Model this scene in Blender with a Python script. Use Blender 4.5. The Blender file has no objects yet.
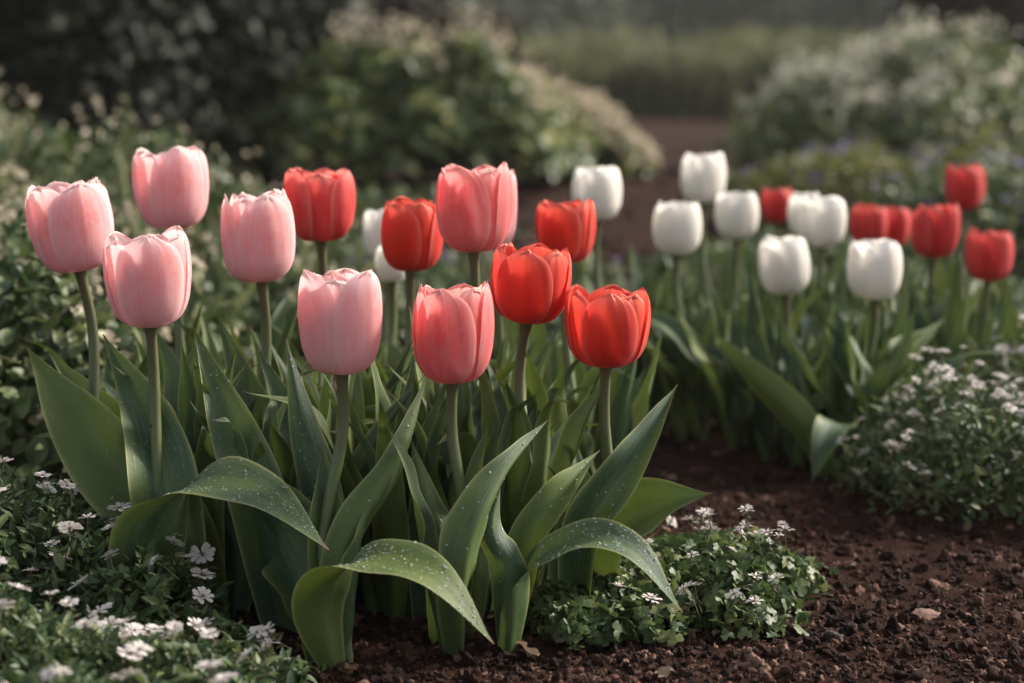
import bpy, math, random
import numpy as np
from mathutils import Vector

random.seed(7)
RNG = np.random.default_rng(11)
C = bpy.context.scene.collection
S = bpy.context.scene
R = math.radians

# ------------------------------------------------------------------ camera
CAM_H, F_PX, PITCH = 0.48, 2000.0, math.atan(271.5 / 2000.0)
cam = bpy.data.cameras.new('camera')
cam_o = bpy.data.objects.new('camera', cam); C.objects.link(cam_o)
cam_o.location = (0, 0, CAM_H)
cam_o.rotation_euler = (math.pi / 2 - PITCH, 0, 0)
cam.sensor_width = 36.0
cam.lens = F_PX * 36.0 / 1024.0
cam.clip_start, cam.clip_end = 0.05, 500.0
cam.dof.use_dof = True
cam.dof.focus_distance = 1.72
cam.dof.aperture_fstop = 4.2
S.camera = cam_o

# ------------------------------------------------------------------ sky, sun, exposure
SUN_DIR = Vector((0.72, 0.36, 0.54)).normalized()          # towards the sun
w = bpy.data.worlds.new('World'); S.world = w; w.use_nodes = True
nt = w.node_tree
bg = nt.nodes['Background']
sky = nt.nodes.new('ShaderNodeTexSky'); sky.sky_type = 'NISHITA'; sky.sun_disc = False
sky.sun_elevation = math.asin(SUN_DIR.z)
sky.sun_rotation = math.atan2(SUN_DIR.x, SUN_DIR.y)
sky.dust_density = 3.0; sky.ozone_density = 0.6
hs = nt.nodes.new('ShaderNodeHueSaturation'); hs.inputs['Saturation'].default_value = 0.42
nt.links.new(sky.outputs[0], hs.inputs['Color'])
nt.links.new(hs.outputs[0], bg.inputs['Color'])
bg.inputs['Strength'].default_value = 0.108
sl = bpy.data.lights.new('sun', 'SUN'); sl.energy = 3.6; sl.angle = R(12); sl.color = (1.0, 0.90, 0.78)
so = bpy.data.objects.new('sun', sl); C.objects.link(so)
so.rotation_euler = SUN_DIR.to_track_quat('Z', 'Y').to_euler()
S.view_settings.view_transform = 'Standard'; S.view_settings.look = 'None'
S.view_settings.gamma = 1.0; S.view_settings.exposure = 0.98
S.render.engine = 'CYCLES'
S.cycles.use_denoising = True
S.cycles.max_bounces = 6; S.cycles.diffuse_bounces = 3; S.cycles.glossy_bounces = 2
S.cycles.transmission_bounces = 5; S.cycles.transparent_max_bounces = 6
S.cycles.sample_clamp_indirect = 6.0

# ------------------------------------------------------------------ where a pixel of the photo stands at a given depth
FW = np.array((0, math.cos(PITCH), -math.sin(PITCH))); UP = np.array((0, math.sin(PITCH), math.cos(PITCH)))
CP = np.array((0, 0, CAM_H))
def at(px, py, d):
    return CP + d * (FW + np.array((1, 0, 0)) * (px - 512) / F_PX - UP * (py - 341.5) / F_PX)
def gp(px, d):
    k = (CAM_H / d - math.sin(PITCH)) / math.cos(PITCH)
    p = at(px, 341.5 + F_PX * k, d); p[2] = 0
    return p

# ------------------------------------------------------------------ mesh helpers
def mesh_np(name, V, F, mats, uv=None, mi=None, smooth=True):
    """V Nx3, F list of (MxK) arrays"""
    V = np.asarray(V, np.float32)
    if not isinstance(F, (list, tuple)): F = [F]
    F = [np.asarray(f, np.int32) for f in F if len(f)]
    me = bpy.data.meshes.new(name)
    me.vertices.add(len(V)); me.vertices.foreach_set('co', V.ravel())
    loops = np.concatenate([f.ravel() for f in F])
    tot = np.concatenate([np.full(len(f), f.shape[1], np.int32) for f in F])
    start = np.concatenate(([0], np.cumsum(tot)[:-1])).astype(np.int32)
    me.loops.add(len(loops)); me.loops.foreach_set('vertex_index', loops)
    me.polygons.add(len(tot)); me.polygons.foreach_set('loop_start', start)
    me.polygons.foreach_set('loop_total', tot)
    if mi is not None: me.polygons.foreach_set('material_index', np.asarray(mi, np.int32))
    me.polygons.foreach_set('use_smooth', np.full(len(tot), smooth))
    if uv is not None:
        l = me.uv_layers.new(name='UVMap')
        l.data.foreach_set('uv', np.asarray(uv, np.float32)[loops].ravel())
    me.update(calc_edges=True); me.validate()
    for m in (mats if isinstance(mats, (list, tuple)) else [mats]): me.materials.append(m)
    return me
def link(name, me, parent=None, loc=(0, 0, 0), kind=None):
    o = bpy.data.objects.new(name, me); C.objects.link(o); o.location = loc
    if parent is not None: o.parent = parent
    if kind: o['kind'] = kind
    return o
def thing(name, label, cat, loc=(0, 0, 0), group=None):
    o = bpy.data.objects.new(name, None); C.objects.link(o); o.location = loc; o.empty_display_size = .02
    o['label'] = label; o['category'] = cat
    if group: o['group'] = group
    return o
def tag(o, label, cat, group=None):
    o['label'] = label; o['category'] = cat
    if group: o['group'] = group
    return o
def grid_faces(nu, nv, wrap=False, off=0):
    f = []
    for j in range(nv - 1):
        for i in range(nu if wrap else nu - 1):
            a, b = j * nu + i, j * nu + (i + 1) % nu
            f.append((a, b, b + nu, a + nu))
    return np.array(f, np.int32) + off
def norm(v): return v / (np.linalg.norm(v, axis=-1, keepdims=True) + 1e-12)
def crom(P, n):
    P = np.asarray(P, float); m = len(P)
    Q = np.vstack((2 * P[0] - P[1], P, 2 * P[-1] - P[-2]))
    t = np.linspace(0, m - 1 - 1e-9, n); i = t.astype(int); f = (t - i)[:, None]
    a, b, c, d = Q[i], Q[i + 1], Q[i + 2], Q[i + 3]
    return .5 * (2 * b + (c - a) * f + (2 * a - 5 * b + 4 * c - d) * f ** 2 + (3 * b - a - 3 * c + d) * f ** 3)
def tube(P, r, n=8, cap=True):
    P = np.asarray(P, float); m = len(P); r = np.broadcast_to(r, (m,))
    T = norm(np.gradient(P, axis=0))
    ref = np.array((1., 0.13, 0.05)); 
    A = norm(np.cross(T, ref)); B = np.cross(T, A)
    an = np.arange(n) * 2 * math.pi / n
    V = P[:, None] + r[:, None, None] * (A[:, None] * np.cos(an)[None, :, None] + B[:, None] * np.sin(an)[None, :, None])
    return V.reshape(-1, 3), grid_faces(n, m, True)
def scatter(tv, tf, pos, X, Y, Z, sc):
    """copies of template (tv, tf) with axes X,Y,Z (Nx3), scale sc (N,) -> V, F"""
    n = len(pos); k = len(tv)
    V = (tv[None, :, 0, None] * X[:, None] + tv[None, :, 1, None] * Y[:, None] + tv[None, :, 2, None] * Z[:, None]) * sc[:, None, None] + pos[:, None]
    F = (np.asarray(tf)[None] + (np.arange(n) * k)[:, None, None]).reshape(-1, np.asarray(tf).shape[1])
    return V.reshape(-1, 3), F
def frames(D, N):
    Y = norm(D); X = norm(np.cross(Y, N)); Z = np.cross(X, Y)
    return X, Y, Z

# ------------------------------------------------------------------ materials
class NT:
    def __init__(s, name):
        s.m = bpy.data.materials.new(name); s.m.use_nodes = True; s.t = s.m.node_tree
        s.p = s.t.nodes['Principled BSDF']; s.out = s.t.nodes['Material Output']
    def n(s, typ, **kw):
        nd = s.t.nodes.new(typ)
        for k, v in kw.items():
            if k.startswith('i_'): nd.inputs[k[2:].replace('_', ' ')].default_value = v
            else: setattr(nd, k, v)
        return nd
    def l(s, a, b): s.t.links.new(a, b)
    def noise(s, vec=None, scale=5, detail=3, rough=.55, dim='3D'):
        nd = s.n('ShaderNodeTexNoise'); nd.inputs['Scale'].default_value = scale
        nd.inputs['Detail'].default_value = detail; nd.inputs['Roughness'].default_value = rough
        if vec is not None: s.l(vec, nd.inputs['Vector'])
        return nd.outputs['Fac']
    def ramp(s, fac, stops):
        nd = s.n('ShaderNodeValToRGB'); el = nd.color_ramp.elements
        while len(el) < len(stops): el.new(.5)
        for e, (p, c) in zip(el, stops): e.position = p; e.color = (c, c, c, 1) if isinstance(c, (int, float)) else (*c, 1)
        s.l(fac, nd.inputs[0]); return nd.outputs[0]
    def mix(s, fac, a, b, blend='MIX'):
        nd = s.n('ShaderNodeMix', data_type='RGBA', blend_type=blend)
        for sock, v in ((nd.inputs[0], fac), (nd.inputs[6], a), (nd.inputs[7], b)):
            if isinstance(v, tuple): sock.default_value = (*v, 1)
            elif isinstance(v, (int, float)): sock.default_value = v
            else: s.l(v, sock)
        return nd.outputs[2]
    def math(s, op, a, b=0.0, clamp=False):
        nd = s.n('ShaderNodeMath', operation=op, use_clamp=clamp)
        for sock, v in ((nd.inputs[0], a), (nd.inputs[1], b)):
            if isinstance(v, (int, float)): sock.default_value = v
            else: s.l(v, sock)
        return nd.outputs[0]
    def bump(s, h, strength, dist):
        nd = s.n('ShaderNodeBump'); nd.inputs['Strength'].default_value = strength; nd.inputs['Distance'].default_value = dist
        s.l(h, nd.inputs['Height']); s.l(nd.outputs[0], s.p.inputs['Normal']); return nd.outputs[0]
    def translucent(s, col, amount, nrm=None):
        t = s.n('ShaderNodeBsdfTranslucent'); s.l(col, t.inputs['Color'])
        if nrm is not None: s.l(nrm, t.inputs['Normal'])
        m = s.n('ShaderNodeMixShader'); m.inputs[0].default_value = amount
        s.l(s.p.outputs[0], m.inputs[1]); s.l(t.outputs[0], m.inputs[2]); s.l(m.outputs[0], s.out.inputs['Surface'])
    def set(s, **kw):
        for k, v in kw.items():
            sock = s.p.inputs[k.replace('_', ' ')]
            if hasattr(v, 'is_output') or isinstance(v, bpy.types.NodeSocket): s.l(v, sock)
            elif isinstance(v, tuple) and len(v) == 3: sock.default_value = (*v, 1)
            else: sock.default_value = v

def uvparts(k):
    uv = k.n('ShaderNodeUVMap'); sp = k.n('ShaderNodeSeparateXYZ'); k.l(uv.outputs[0], sp.inputs[0])
    return uv.outputs[0], sp.outputs[0], sp.outputs[1]
def stretched(k, uv, sx, sy):
    oi = k.n('ShaderNodeObjectInfo'); mp = k.n('ShaderNodeMapping')
    mp.inputs['Scale'].default_value = (sx, sy, 1); k.l(uv, mp.inputs['Vector'])
    cb = k.n('ShaderNodeCombineXYZ'); k.l(k.math('MULTIPLY', oi.outputs['Random'], 37.0), cb.inputs[2]); k.l(cb.outputs[0], mp.inputs['Location'])
    return mp.outputs[0], oi.outputs['Random']

def petal_mat(name, body, deep, pale, base, rim, trans=.30, low=.0, cool=(.9, .6, .66)):
    k = NT(name); uv, u, v = uvparts(k)
    st, rnd = stretched(k, uv, 21, 1.1)
    streak = k.noise(st, 1.0, 5, .7)
    st2, _ = stretched(k, uv, 3.0, 1.8)
    blot = k.noise(st2, 1.0, 2, .5)
    c = k.mix(k.ramp(blot, [(.38, 0.0), (.66, 1.0)]), body, deep)
    st4, _ = stretched(k, uv, 6.0, 2.2)
    c = k.mix(k.math('MULTIPLY', k.ramp(k.noise(st4, 1.0, 3, .6), [(.42, 0.0), (.66, 1.0)]), .60), c, pale)
    c = k.mix(k.math('MULTIPLY', k.ramp(v, [(.25, 1.0), (.80, 0.0)]), low), c, k.mix(.5, pale, cool))
    c = k.mix(k.math('MULTIPLY', k.ramp(streak, [(.40, 0.0), (.66, 1.0)]), .55), c, pale)
    au = k.math('ABSOLUTE', k.math('SUBTRACT', k.math('MULTIPLY', u, 2.0), 1.0))
    vn = k.noise(stretched(k, uv, 38, 1.0)[0], 1.0, 2, .5)
    c = k.mix(k.math('MULTIPLY', k.ramp(vn, [(.52, 0.0), (.68, 1.0)]), .38), c, deep)
    au0 = k.math('ABSOLUTE', k.math('SUBTRACT', k.math('MULTIPLY', u, 2.0), 1.0))
    heart = k.math('MULTIPLY', k.ramp(v, [(.30, 0.0), (.68, 1.0)]), k.ramp(k.math('ADD', au0, k.math('MULTIPLY', blot, .5)), [(.30, 1.0), (.75, 0.0)]))
    c = k.mix(k.math('MULTIPLY', heart, .6), c, deep)
    # pale base of the petal
    mott = k.noise(stretched(k, uv, 9.0, 11.0)[0], 1.0, 4, .65)
    c = k.mix(k.math('MULTIPLY', k.ramp(mott, [(.46, 0.0), (.62, 1.0)]), .40), c, pale)
    wob = k.math('ADD', v, k.math('MULTIPLY', streak, .12))
    c = k.mix(k.ramp(wob, [(.06, 1.0), (.30, 0.0)]), c, base)
    edge = k.math('MAXIMUM', k.math('POWER', au, 8.0), k.math('POWER', v, 8.0))
    edge = k.math('MULTIPLY', edge, k.math('ADD', .45, k.math('MULTIPLY', streak, .9)))
    c = k.mix(k.math('MULTIPLY', edge, 1.0, True), c, rim)
    fine, _ = stretched(k, uv, 70, 1.2)
    h = k.math('ADD', k.noise(fine, 1.0, 2, .5), k.math('MULTIPLY', streak, .8))
    nrm = k.bump(h, .16, .0010)
    k.set(Base_Color=c, Roughness=.60, Sheen_Weight=.10, Specular_IOR_Level=.22)
    k.translucent(c, trans, nrm)
    return k.m
M = {}
M['light_pink'] = petal_mat('light_pink_petal', (.91, .49, .50), (.90, .33, .31), (.93, .67, .69), (.87, .70, .52), (.96, .80, .78), .52, .80, (.89, .62, .70))
M['salmon'] = petal_mat('salmon_petal', (.88, .18, .19), (.87, .10, .095), (.90, .36, .36), (.84, .58, .40), (.95, .60, .55), .50, .45, (.86, .32, .38))
M['coral'] = petal_mat('coral_petal', (.80, .080, .080), (.78, .045, .038), (.82, .16, .15), (.78, .48, .24), (.88, .36, .30), .42)
M['red'] = petal_mat('red_petal', (.69, .012, .013), (.78, .050, .010), (.74, .060, .056), (.74, .42, .12), (.84, .24, .17), .36)
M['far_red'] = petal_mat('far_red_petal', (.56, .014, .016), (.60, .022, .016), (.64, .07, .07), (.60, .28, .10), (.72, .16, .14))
M['white'] = petal_mat('white_petal', (.90, .87, .81), (.90, .85, .77), (.92, .90, .87), (.80, .80, .58), (.93, .91, .87), .46)

def leaf_mat():
    k = NT('tulip_leaf'); uv, u, v = uvparts(k)
    st, rnd = stretched(k, uv, 26, .45)
    vein = k.noise(st, 1.0, 5, .72)
    st2, _ = stretched(k, uv, 2.2, 2.6)
    blot = k.noise(st2, 1.0, 3, .6)
    st3, _ = stretched(k, uv, 16, 60)
    speck = k.noise(st3, 1.0, 2, .6)
    dark, green, yell, bloom = (.018, .050, .020), (.043, .096, .026), (.130, .175, .026), (.076, .122, .076)
    c = k.mix(k.ramp(blot, [(.35, 0.0), (.62, 1.0)]), dark, green)
    c = k.mix(k.math('MULTIPLY', k.ramp(vein, [(.45, 0.0), (.57, 1.0)]), .62), c, bloom)
    wax = k.noise(stretched(k, uv, 3.5, 5.0)[0], 1.0, 4, .65)
    c = k.mix(k.math('MULTIPLY', k.ramp(wax, [(.44, 0.0), (.62, 1.0)]), .45), c, bloom)
    yk = k.math('MULTIPLY', k.ramp(k.math('ADD', k.math('MULTIPLY', rnd, .45), k.math('MULTIPLY', blot, .75)), [(.48, 0.0), (.80, 1.0)]), .66)  # yellow-green patches: leaf variation plus backlit glow put into the colour
    c = k.mix(yk, c, yell)
    c = k.mix(k.ramp(speck, [(.58, 0.0), (.72, .45)]), c, (.13, .17, .12))
    au = k.math('ABSOLUTE', k.math('SUBTRACT', k.math('MULTIPLY', u, 2.0), 1.0))
    c = k.mix(k.math('MULTIPLY', k.math('POWER', au, 16.0), .9, True), c, (.36, .37, .14))  # rim-light highlight painted as a pale yellow line along both leaf edges
    c = k.mix(k.ramp(v, [(.965, 0.0), (1.0, .9)]), c, (.20, .06, .03))
    fine, _ = stretched(k, uv, 60, .6)
    h = k.math('ADD', k.noise(fine, 1.0, 2, .5), k.math('MULTIPLY', vein, .7))
    nrm = k.bump(h, .40, .0016)
    k.set(Base_Color=c, Roughness=k.ramp(speck, [(.3, .62), (.7, .46)]), Specular_IOR_Level=.42)
    k.translucent(k.mix(.6, c, (.14, .19, .02)), .17, nrm)
    return k.m
M['leaf'] = leaf_mat()
def stem_mat():
    k = NT('tulip_stem'); uv, u, v = uvparts(k)
    n = k.noise(stretched(k, uv, 3, 9)[0], 1, 3)
    c = k.mix(n, (.075, .105, .032), (.105, .125, .040))
    c = k.mix(k.ramp(v, [(.55, 0.0), (1.0, .75)]), c, (.090, .068, .034))
    k.bump(n, .2, .001); k.set(Base_Color=c, Roughness=.5); return k.m
M['stem'] = stem_mat()
def foliage_mat(name, a, b, c3, trans=.22, rough=.5, spec=.4):
    k = NT(name); g = k.n('ShaderNodeNewGeometry'); r = g.outputs['Random Per Island']
    tc = k.n('ShaderNodeTexCoord')
    big = k.noise(tc.outputs['Object'], 9.0, 2)
    c = k.ramp(r, [(0.0, a), (.6, b), (1.0, c3)])
    c = k.mix(k.math('MULTIPLY', k.ramp(big, [(.4, 0.0), (.65, 1.0)]), .5), c, b)
    k.bump(k.noise(tc.outputs['Object'], 260.0, 2), .25, .002)
    k.set(Base_Color=c, Roughness=rough, Specular_IOR_Level=spec)
    k.translucent(c, trans); return k.m
M['cover'] = foliage_mat('candytuft_leaf', (.030, .060, .022), (.070, .114, .038), (.20, .22, .085))
M['clump'] = foliage_mat('lobed_leaf', (.034, .066, .024), (.076, .120, .038), (.23, .25, .09), .3)
M['mid'] = foliage_mat('bed_leaf', (.026, .050, .018), (.070, .108, .034), (.23, .25, .105))
M['shrub'] = foliage_mat('shrub_leaf', (.040, .072, .030), (.115, .165, .056), (.44, .42, .16), .28, .45, .5)
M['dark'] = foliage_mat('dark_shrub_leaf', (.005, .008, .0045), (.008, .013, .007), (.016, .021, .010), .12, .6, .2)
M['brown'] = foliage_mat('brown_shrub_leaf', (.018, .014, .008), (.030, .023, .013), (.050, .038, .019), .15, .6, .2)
M['pale'] = foliage_mat('pale_tuft', (.26, .25, .15), (.50, .43, .32), (.76, .68, .58), .35, .7, .2)
M['fuzz'] = foliage_mat('white_fuzz', (.20, .24, .13), (.50, .49, .39), (.80, .77, .70), .35, .7, .2)
M['meadow'] = foliage_mat('tall_grass_blade', (.080, .100, .045), (.14, .155, .070), (.23, .22, .115), .3, .6, .2)
M['far'] = foliage_mat('hazed_shrub_leaf', (.065, .082, .058), (.098, .118, .080), (.145, .165, .115), .2, .7, .2)  # leaf colour lightened and greyed to carry the distance haze
M['low'] = foliage_mat('yellow_green_leaf', (.070, .090, .026), (.15, .165, .045), (.26, .25, .07), .3)
def simple(name, col, rough=.6, noise=0, col2=None, trans=0, spec=.4):
    k = NT(name)
    if col2:
        g = k.n('ShaderNodeTexCoord'); oi = k.n('ShaderNodeNewGeometry')
        c = k.mix(k.math('MULTIPLY', k.math('ADD', k.noise(g.outputs['Object'], noise, 3), oi.outputs['Random Per Island']), .5), col, col2)
    else:
        r = k.n('ShaderNodeRGB'); r.outputs[0].default_value = (*col, 1); c = r.outputs[0]
    k.set(Base_Color=c, Roughness=rough, Specular_IOR_Level=spec)
    if trans: k.translucent(c, trans)
    return k.m
M['floret'] = simple('white_floret', (.74, .70, .66), .7, 80, (.60, .54, .53), .3)
M['eye'] = simple('floret_eye', (.16, .13, .05), .7, 300, (.20, .10, .09))
M['stalk'] = simple('plant_stalk', (.075, .095, .035), .6, 60, (.11, .085, .045))
M['bark'] = simple('shrub_bark', (.05, .036, .025), .85, 40, (.085, .065, .048))
M['violet'] = simple('violet_floret', (.15, .12, .25), .6, 80, (.26, .22, .36), .3)
M['cream'] = simple('cream_blossom', (.62, .54, .44), .7, 60, (.74, .66, .58), .3)
M['dry'] = simple('dry_leaf', (.24, .17, .11), .7, 60, (.36, .27, .19), .2)
M['tan_stone'] = simple('tan_stone', (.13, .072, .050), .85, 90, (.19, .11, .08))
M['dark_stone'] = simple('dark_clod', (.020, .013, .011), .9, 120, (.035, .022, .018))
M['stamen'] = simple('pale_stigma', (.45, .42, .16), .6, 90, (.55, .48, .2))
def drop_mat():
    k = NT('dew'); k.set(Base_Color=(.90, .93, .86), Roughness=.10, Transmission_Weight=.66, IOR=1.33); return k.m
M['dew'] = drop_mat()
def soil_mat():
    k = NT('soil'); tc = k.n('ShaderNodeTexCoord'); o = tc.outputs['Object']
    n1 = k.noise(o, 3.0, 4); n2 = k.noise(o, 55.0, 5, .65); n3 = k.noise(o, 210.0, 4, .7)
    c = k.mix(k.ramp(n2, [(.30, 0.0), (.68, 1.0)]), (.013, .0062, .005), (.045, .021, .0145))
    c = k.mix(k.ramp(n3, [(.58, 0.0), (.74, .7)]), c, (.085, .045, .035))
    c = k.mix(k.math('MULTIPLY', k.ramp(n1, [(.4, 0.0), (.65, 1.0)]), .4), c, (.025, .013, .011))
    k.bump(k.math('ADD', n2, k.math('MULTIPLY', n3, .6)), .8, .008)
    k.set(Base_Color=c, Roughness=1.0, Specular_IOR_Level=.05); return k.m
M['soil'] = soil_mat()
def crumb_mat():
    k = NT('soil_crumb'); g = k.n('ShaderNodeNewGeometry'); tc = k.n('ShaderNodeTexCoord')
    c = k.ramp(g.outputs['Random Per Island'], [(0.0, (.010, .005, .0042)), (.45, (.031, .0145, .0105)), (.78, (.066, .032, .0225)), (.90, (.13, .068, .048)), (1.0, (.24, .145, .11))])
    n = k.noise(tc.outputs['Object'], 330.0, 3, .7)
    c = k.mix(.5, c, k.mix(k.ramp(n, [(.3, 0.0), (.7, 1.0)]), (.3, .3, .3), (1.4, 1.4, 1.4)), 'MULTIPLY')
    k.bump(n, .7, .003); k.set(Base_Color=c, Roughness=.9, Specular_IOR_Level=.15); return k.m
M['crumb'] = crumb_mat()

# ------------------------------------------------------------------ ground
def gz(x, y):
    near = np.exp(-((y - 2.2) / 2.2) ** 2)
    return near * (.006 * np.sin(9.1 * x + 2.3 * y) * np.sin(7.3 * y - 3.1 * x) + .004 * np.sin(23 * x + 5 * np.sin(17 * y)) * np.sin(27 * y + 1.7)
                   + .0022 * np.sin(61 * x + 3 * np.sin(47 * y)) * np.sin(71 * y + 2 * np.sin(39 * x))) - .006
def build_ground():
    xs = np.unique(np.concatenate((np.arange(-1.2, 1.5, .011), np.sinh(np.linspace(-5.9, 5.9, 120)) * .8)))
    ys = np.unique(np.concatenate((np.arange(1.1, 3.6, .011), 3.6 + np.sinh(np.linspace(0, 5.2, 60)) * 1.6, 1.1 - np.sinh(np.linspace(0, 5, 30)) * .4)))
    X, Y = np.meshgrid(xs, ys)
    Z = gz(X, Y)
    V = np.stack((X, Y, Z), -1).reshape(-1, 3)
    nu, nv = len(xs), len(ys)
    a = (np.arange(nv - 1)[:, None] * nu + np.arange(nu - 1)[None]).ravel()
    F = np.stack((a, a + 1, a + 1 + nu, a + nu), -1)
    link('ground', mesh_np('ground', V, F, M['soil']), kind='structure')
build_ground()

def ico(sub=1):
    t = (1 + 5 ** .5) / 2
    v = [(-1, t, 0), (1, t, 0), (-1, -t, 0), (1, -t, 0), (0, -1, t), (0, 1, t), (0, -1, -t), (0, 1, -t), (t, 0, -1), (t, 0, 1), (-t, 0, -1), (-t, 0, 1)]
    f = [(0, 11, 5), (0, 5, 1), (0, 1, 7), (0, 7, 10), (0, 10, 11), (1, 5, 9), (5, 11, 4), (11, 10, 2), (10, 7, 6), (7, 1, 8), (3, 9, 4), (3, 4, 2), (3, 2, 6), (3, 6, 8), (3, 8, 9), (4, 9, 5), (2, 4, 11), (6, 2, 10), (8, 6, 7), (9, 8, 1)]
    v = [np.array(p) / np.linalg.norm(p) for p in v]
    for _ in range(sub):
        cache, nf = {}, []
        def mid(a, b):
            key = (min(a, b), max(a, b))
            if key not in cache:
                p = v[a] + v[b]; v.append(p / np.linalg.norm(p)); cache[key] = len(v) - 1
            return cache[key]
        for a, b, c in f:
            x, y, z = mid(a, b), mid(b, c), mid(c, a); nf += [(a, x, z), (b, y, x), (c, z, y), (x, y, z)]
        f = nf
    return np.array(v), np.array(f, np.int32)
IV, IF = ico(1); IV0, IF0 = ico(0); IV2, IF2 = ico(2)
def lump(seed, amp=.28, tv=IV):
    r = np.random.default_rng(seed); a = r.normal(size=(5, 3)) * 2.2; ph = r.uniform(0, 6, 5)
    k = 1 + amp * np.sum(np.sin(tv @ a.T + ph), axis=1) / 2
    if amp > .35:
        for fq, am in ((6, .16), (11, .09), (19, .05)):
            b = r.normal(size=(6, 3)) * fq * .6; k = k + am * np.sum(np.sin(tv @ b.T + r.uniform(0, 6, 6)), axis=1) / 2
    return tv * k[:, None] * r.uniform(.6, 1.15, 3)
def crumbs(name, label_kind, n, dmin, dmax, smin, smax, pw, xr=(-80, 1104), tv=IV, tf=IF):
    Vs, Fs, off = [], [], 0
    d = 1 / np.sqrt(RNG.uniform(1 / dmax ** 2, 1 / dmin ** 2, n)); px = RNG.uniform(*xr, n)
    P = np.stack(((px - 512) / F_PX * d, d * 1.0, np.zeros(n)), -1)
    s = smin + (smax - smin) * RNG.random(n) ** pw
    P[:, 2] = gz(P[:, 0], P[:, 1]) + s * RNG.uniform(-.45, .35, n)
    for k in range(16):
        m = np.arange(n) % 16 == k
        D = RNG.normal(size=(m.sum(), 3)); N = RNG.normal(size=(m.sum(), 3)) + (0, 0, 1)
        X, Y, Z = frames(D, N)
        v, f = scatter(lump(k + 50, .42, tv), tf, P[m], X, Y, Z, s[m])
        Vs.append(v); Fs.append(f + off); off += len(v)
    return link(name, mesh_np(name, np.vstack(Vs), np.vstack(Fs), M['crumb'], smooth=False), kind=label_kind)
o = crumbs('soil_crumbs', 'stuff', 26000, 1.30, 3.2, .0011, .0052, 3.0)
tag(o, 'crumbly reddish brown soil crumbs covering the bed and path', 'soil')
o = crumbs('soil_lumps', 'stuff', 4200, 1.35, 3.0, .0026, .0082, 3.2, tv=IV2, tf=IF2)
tag(o, 'rough larger lumps lying among the fine soil crumbs of the path', 'soil')
o = crumbs('soil_clods', 'stuff', 7000, 2.8, 22.0, .008, .030, 2.0, tv=IV0, tf=IF0)
tag(o, 'larger brown clods on the path farther back between the shrubs', 'soil')

# ------------------------------------------------------------------ templates for small leaves
def leaf_tpl(nv=5, wid=.34, fold=.12, droop=.22, peak=.45):
    v = np.linspace(0, 1, nv); hw = wid * np.clip(np.sin(math.pi * v ** (math.log(.5) / math.log(peak))), .04, None)
    hw[0] = .05; hw[-1] = .01
    V = []
    for i in range(nv):
        for u in (-1, 0, 1): V.append((u * hw[i], v[i], fold * abs(u) * hw[i] / wid - droop * v[i] ** 2))
    return np.array(V), grid_faces(3, nv)
def trefoil_tpl():
    pts = [(0, -.35, -.08)]; V = [(0, 0, .04)]
    for a0 in (-100, 0, 100):
        for da, r in ((-48, .30), (-34, .52), (-14, .60), (0, .52), (14, .60), (34, .52), (48, .30)):
            a = R(a0 + da); V.append((math.sin(a) * r, math.cos(a) * r + .1, -.10 * r + .05 * math.sin(a * 3)))
    n = len(V) - 1; F = [(0, i, i + 1) for i in range(1, n)]
    return np.array(V), np.array(F, np.int32)[:, ::-1]
LEAF5 = leaf_tpl(5); LEAF3 = leaf_tpl(4, .30, .10, .25); LANCE = leaf_tpl(5, .20, .08, .25); ROUND = leaf_tpl(5, .46, .12, .3, .55)
TREF = trefoil_tpl()
BLADE = leaf_tpl(6, .035, .01, .35, .3)

class Mound:
    def __init__(s, c, rx, ry, h, seed):
        s.c, s.rx, s.ry, s.h = np.array(c, float), rx, ry, h
        r = np.random.default_rng(seed); s.r = r
        s.k = r.normal(size=(6, 2)) * np.array([[2.5], [3.5], [5], [6], [8], [9]]); s.ph = r.uniform(0, 6.28, 6)
    def hgt(s, a):
        rho = np.clip(np.hypot(a[:, 0], a[:, 1]), 0, .999)
        n = np.sum(np.sin(a @ s.k.T + s.ph) * np.array([1, .9, .7, .6, .5, .4]), 1) / 2.2
        return s.h * np.sqrt(1 - rho ** 2.6) * (.86 + .22 * n)
    def pts(s, n, lo=.0, surf=True):
        an = s.r.uniform(0, 2 * math.pi, n); rho = np.sqrt(s.r.random(n)) * .985
        # ragged outline
        rag = 1 + .11 * np.sin(an * 5 + s.ph[0]) + .09 * np.sin(an * 11 + s.ph[1]) + .07 * s.r.normal(size=n) * (rho > .8)
        a = np.stack((np.cos(an) * rho, np.sin(an) * rho), -1)
        H = s.hgt(a)
        t = (lo + (1 - lo) * s.r.random(n)) ** .45 if surf else np.ones(n)
        P = np.stack((a[:, 0] * rag * s.rx, a[:, 1] * rag * s.ry, H * t), -1)
        N = norm(np.stack((a[:, 0] * rho ** 1.5 / s.rx * s.h * 1.3, a[:, 1] * rho ** 1.5 / s.ry * s.h * 1.3, np.full(n, .55)), -1))
        return P, N, H
def foliage(m, n, size, tpl, mat, parent, name='foliage', lo=0.0, up=.35, rand=.75, var=.35):
    P, N, H = m.pts(n, lo)
    D = norm(N * .6 + np.array((0, 0, up)) + m.r.normal(size=(n, 3)) * rand * np.array((1, 1, .55)))
    Nn = norm(N + np.array((0, 0, .7)) + m.r.normal(size=(n, 3)) * .45)
    X, Y, Z = frames(D, Nn)
    sc = size * (1 + var * m.r.normal(size=n)).clip(.45, 1.8)
    V, F = scatter(tpl[0], tpl[1], P - Y * sc[:, None] * .4, X, Y, Z, sc)
    V[:, 2] = np.maximum(V[:, 2], .001)
    o = link(name, mesh_np(name, V, F, mat), parent)
    return o
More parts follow.
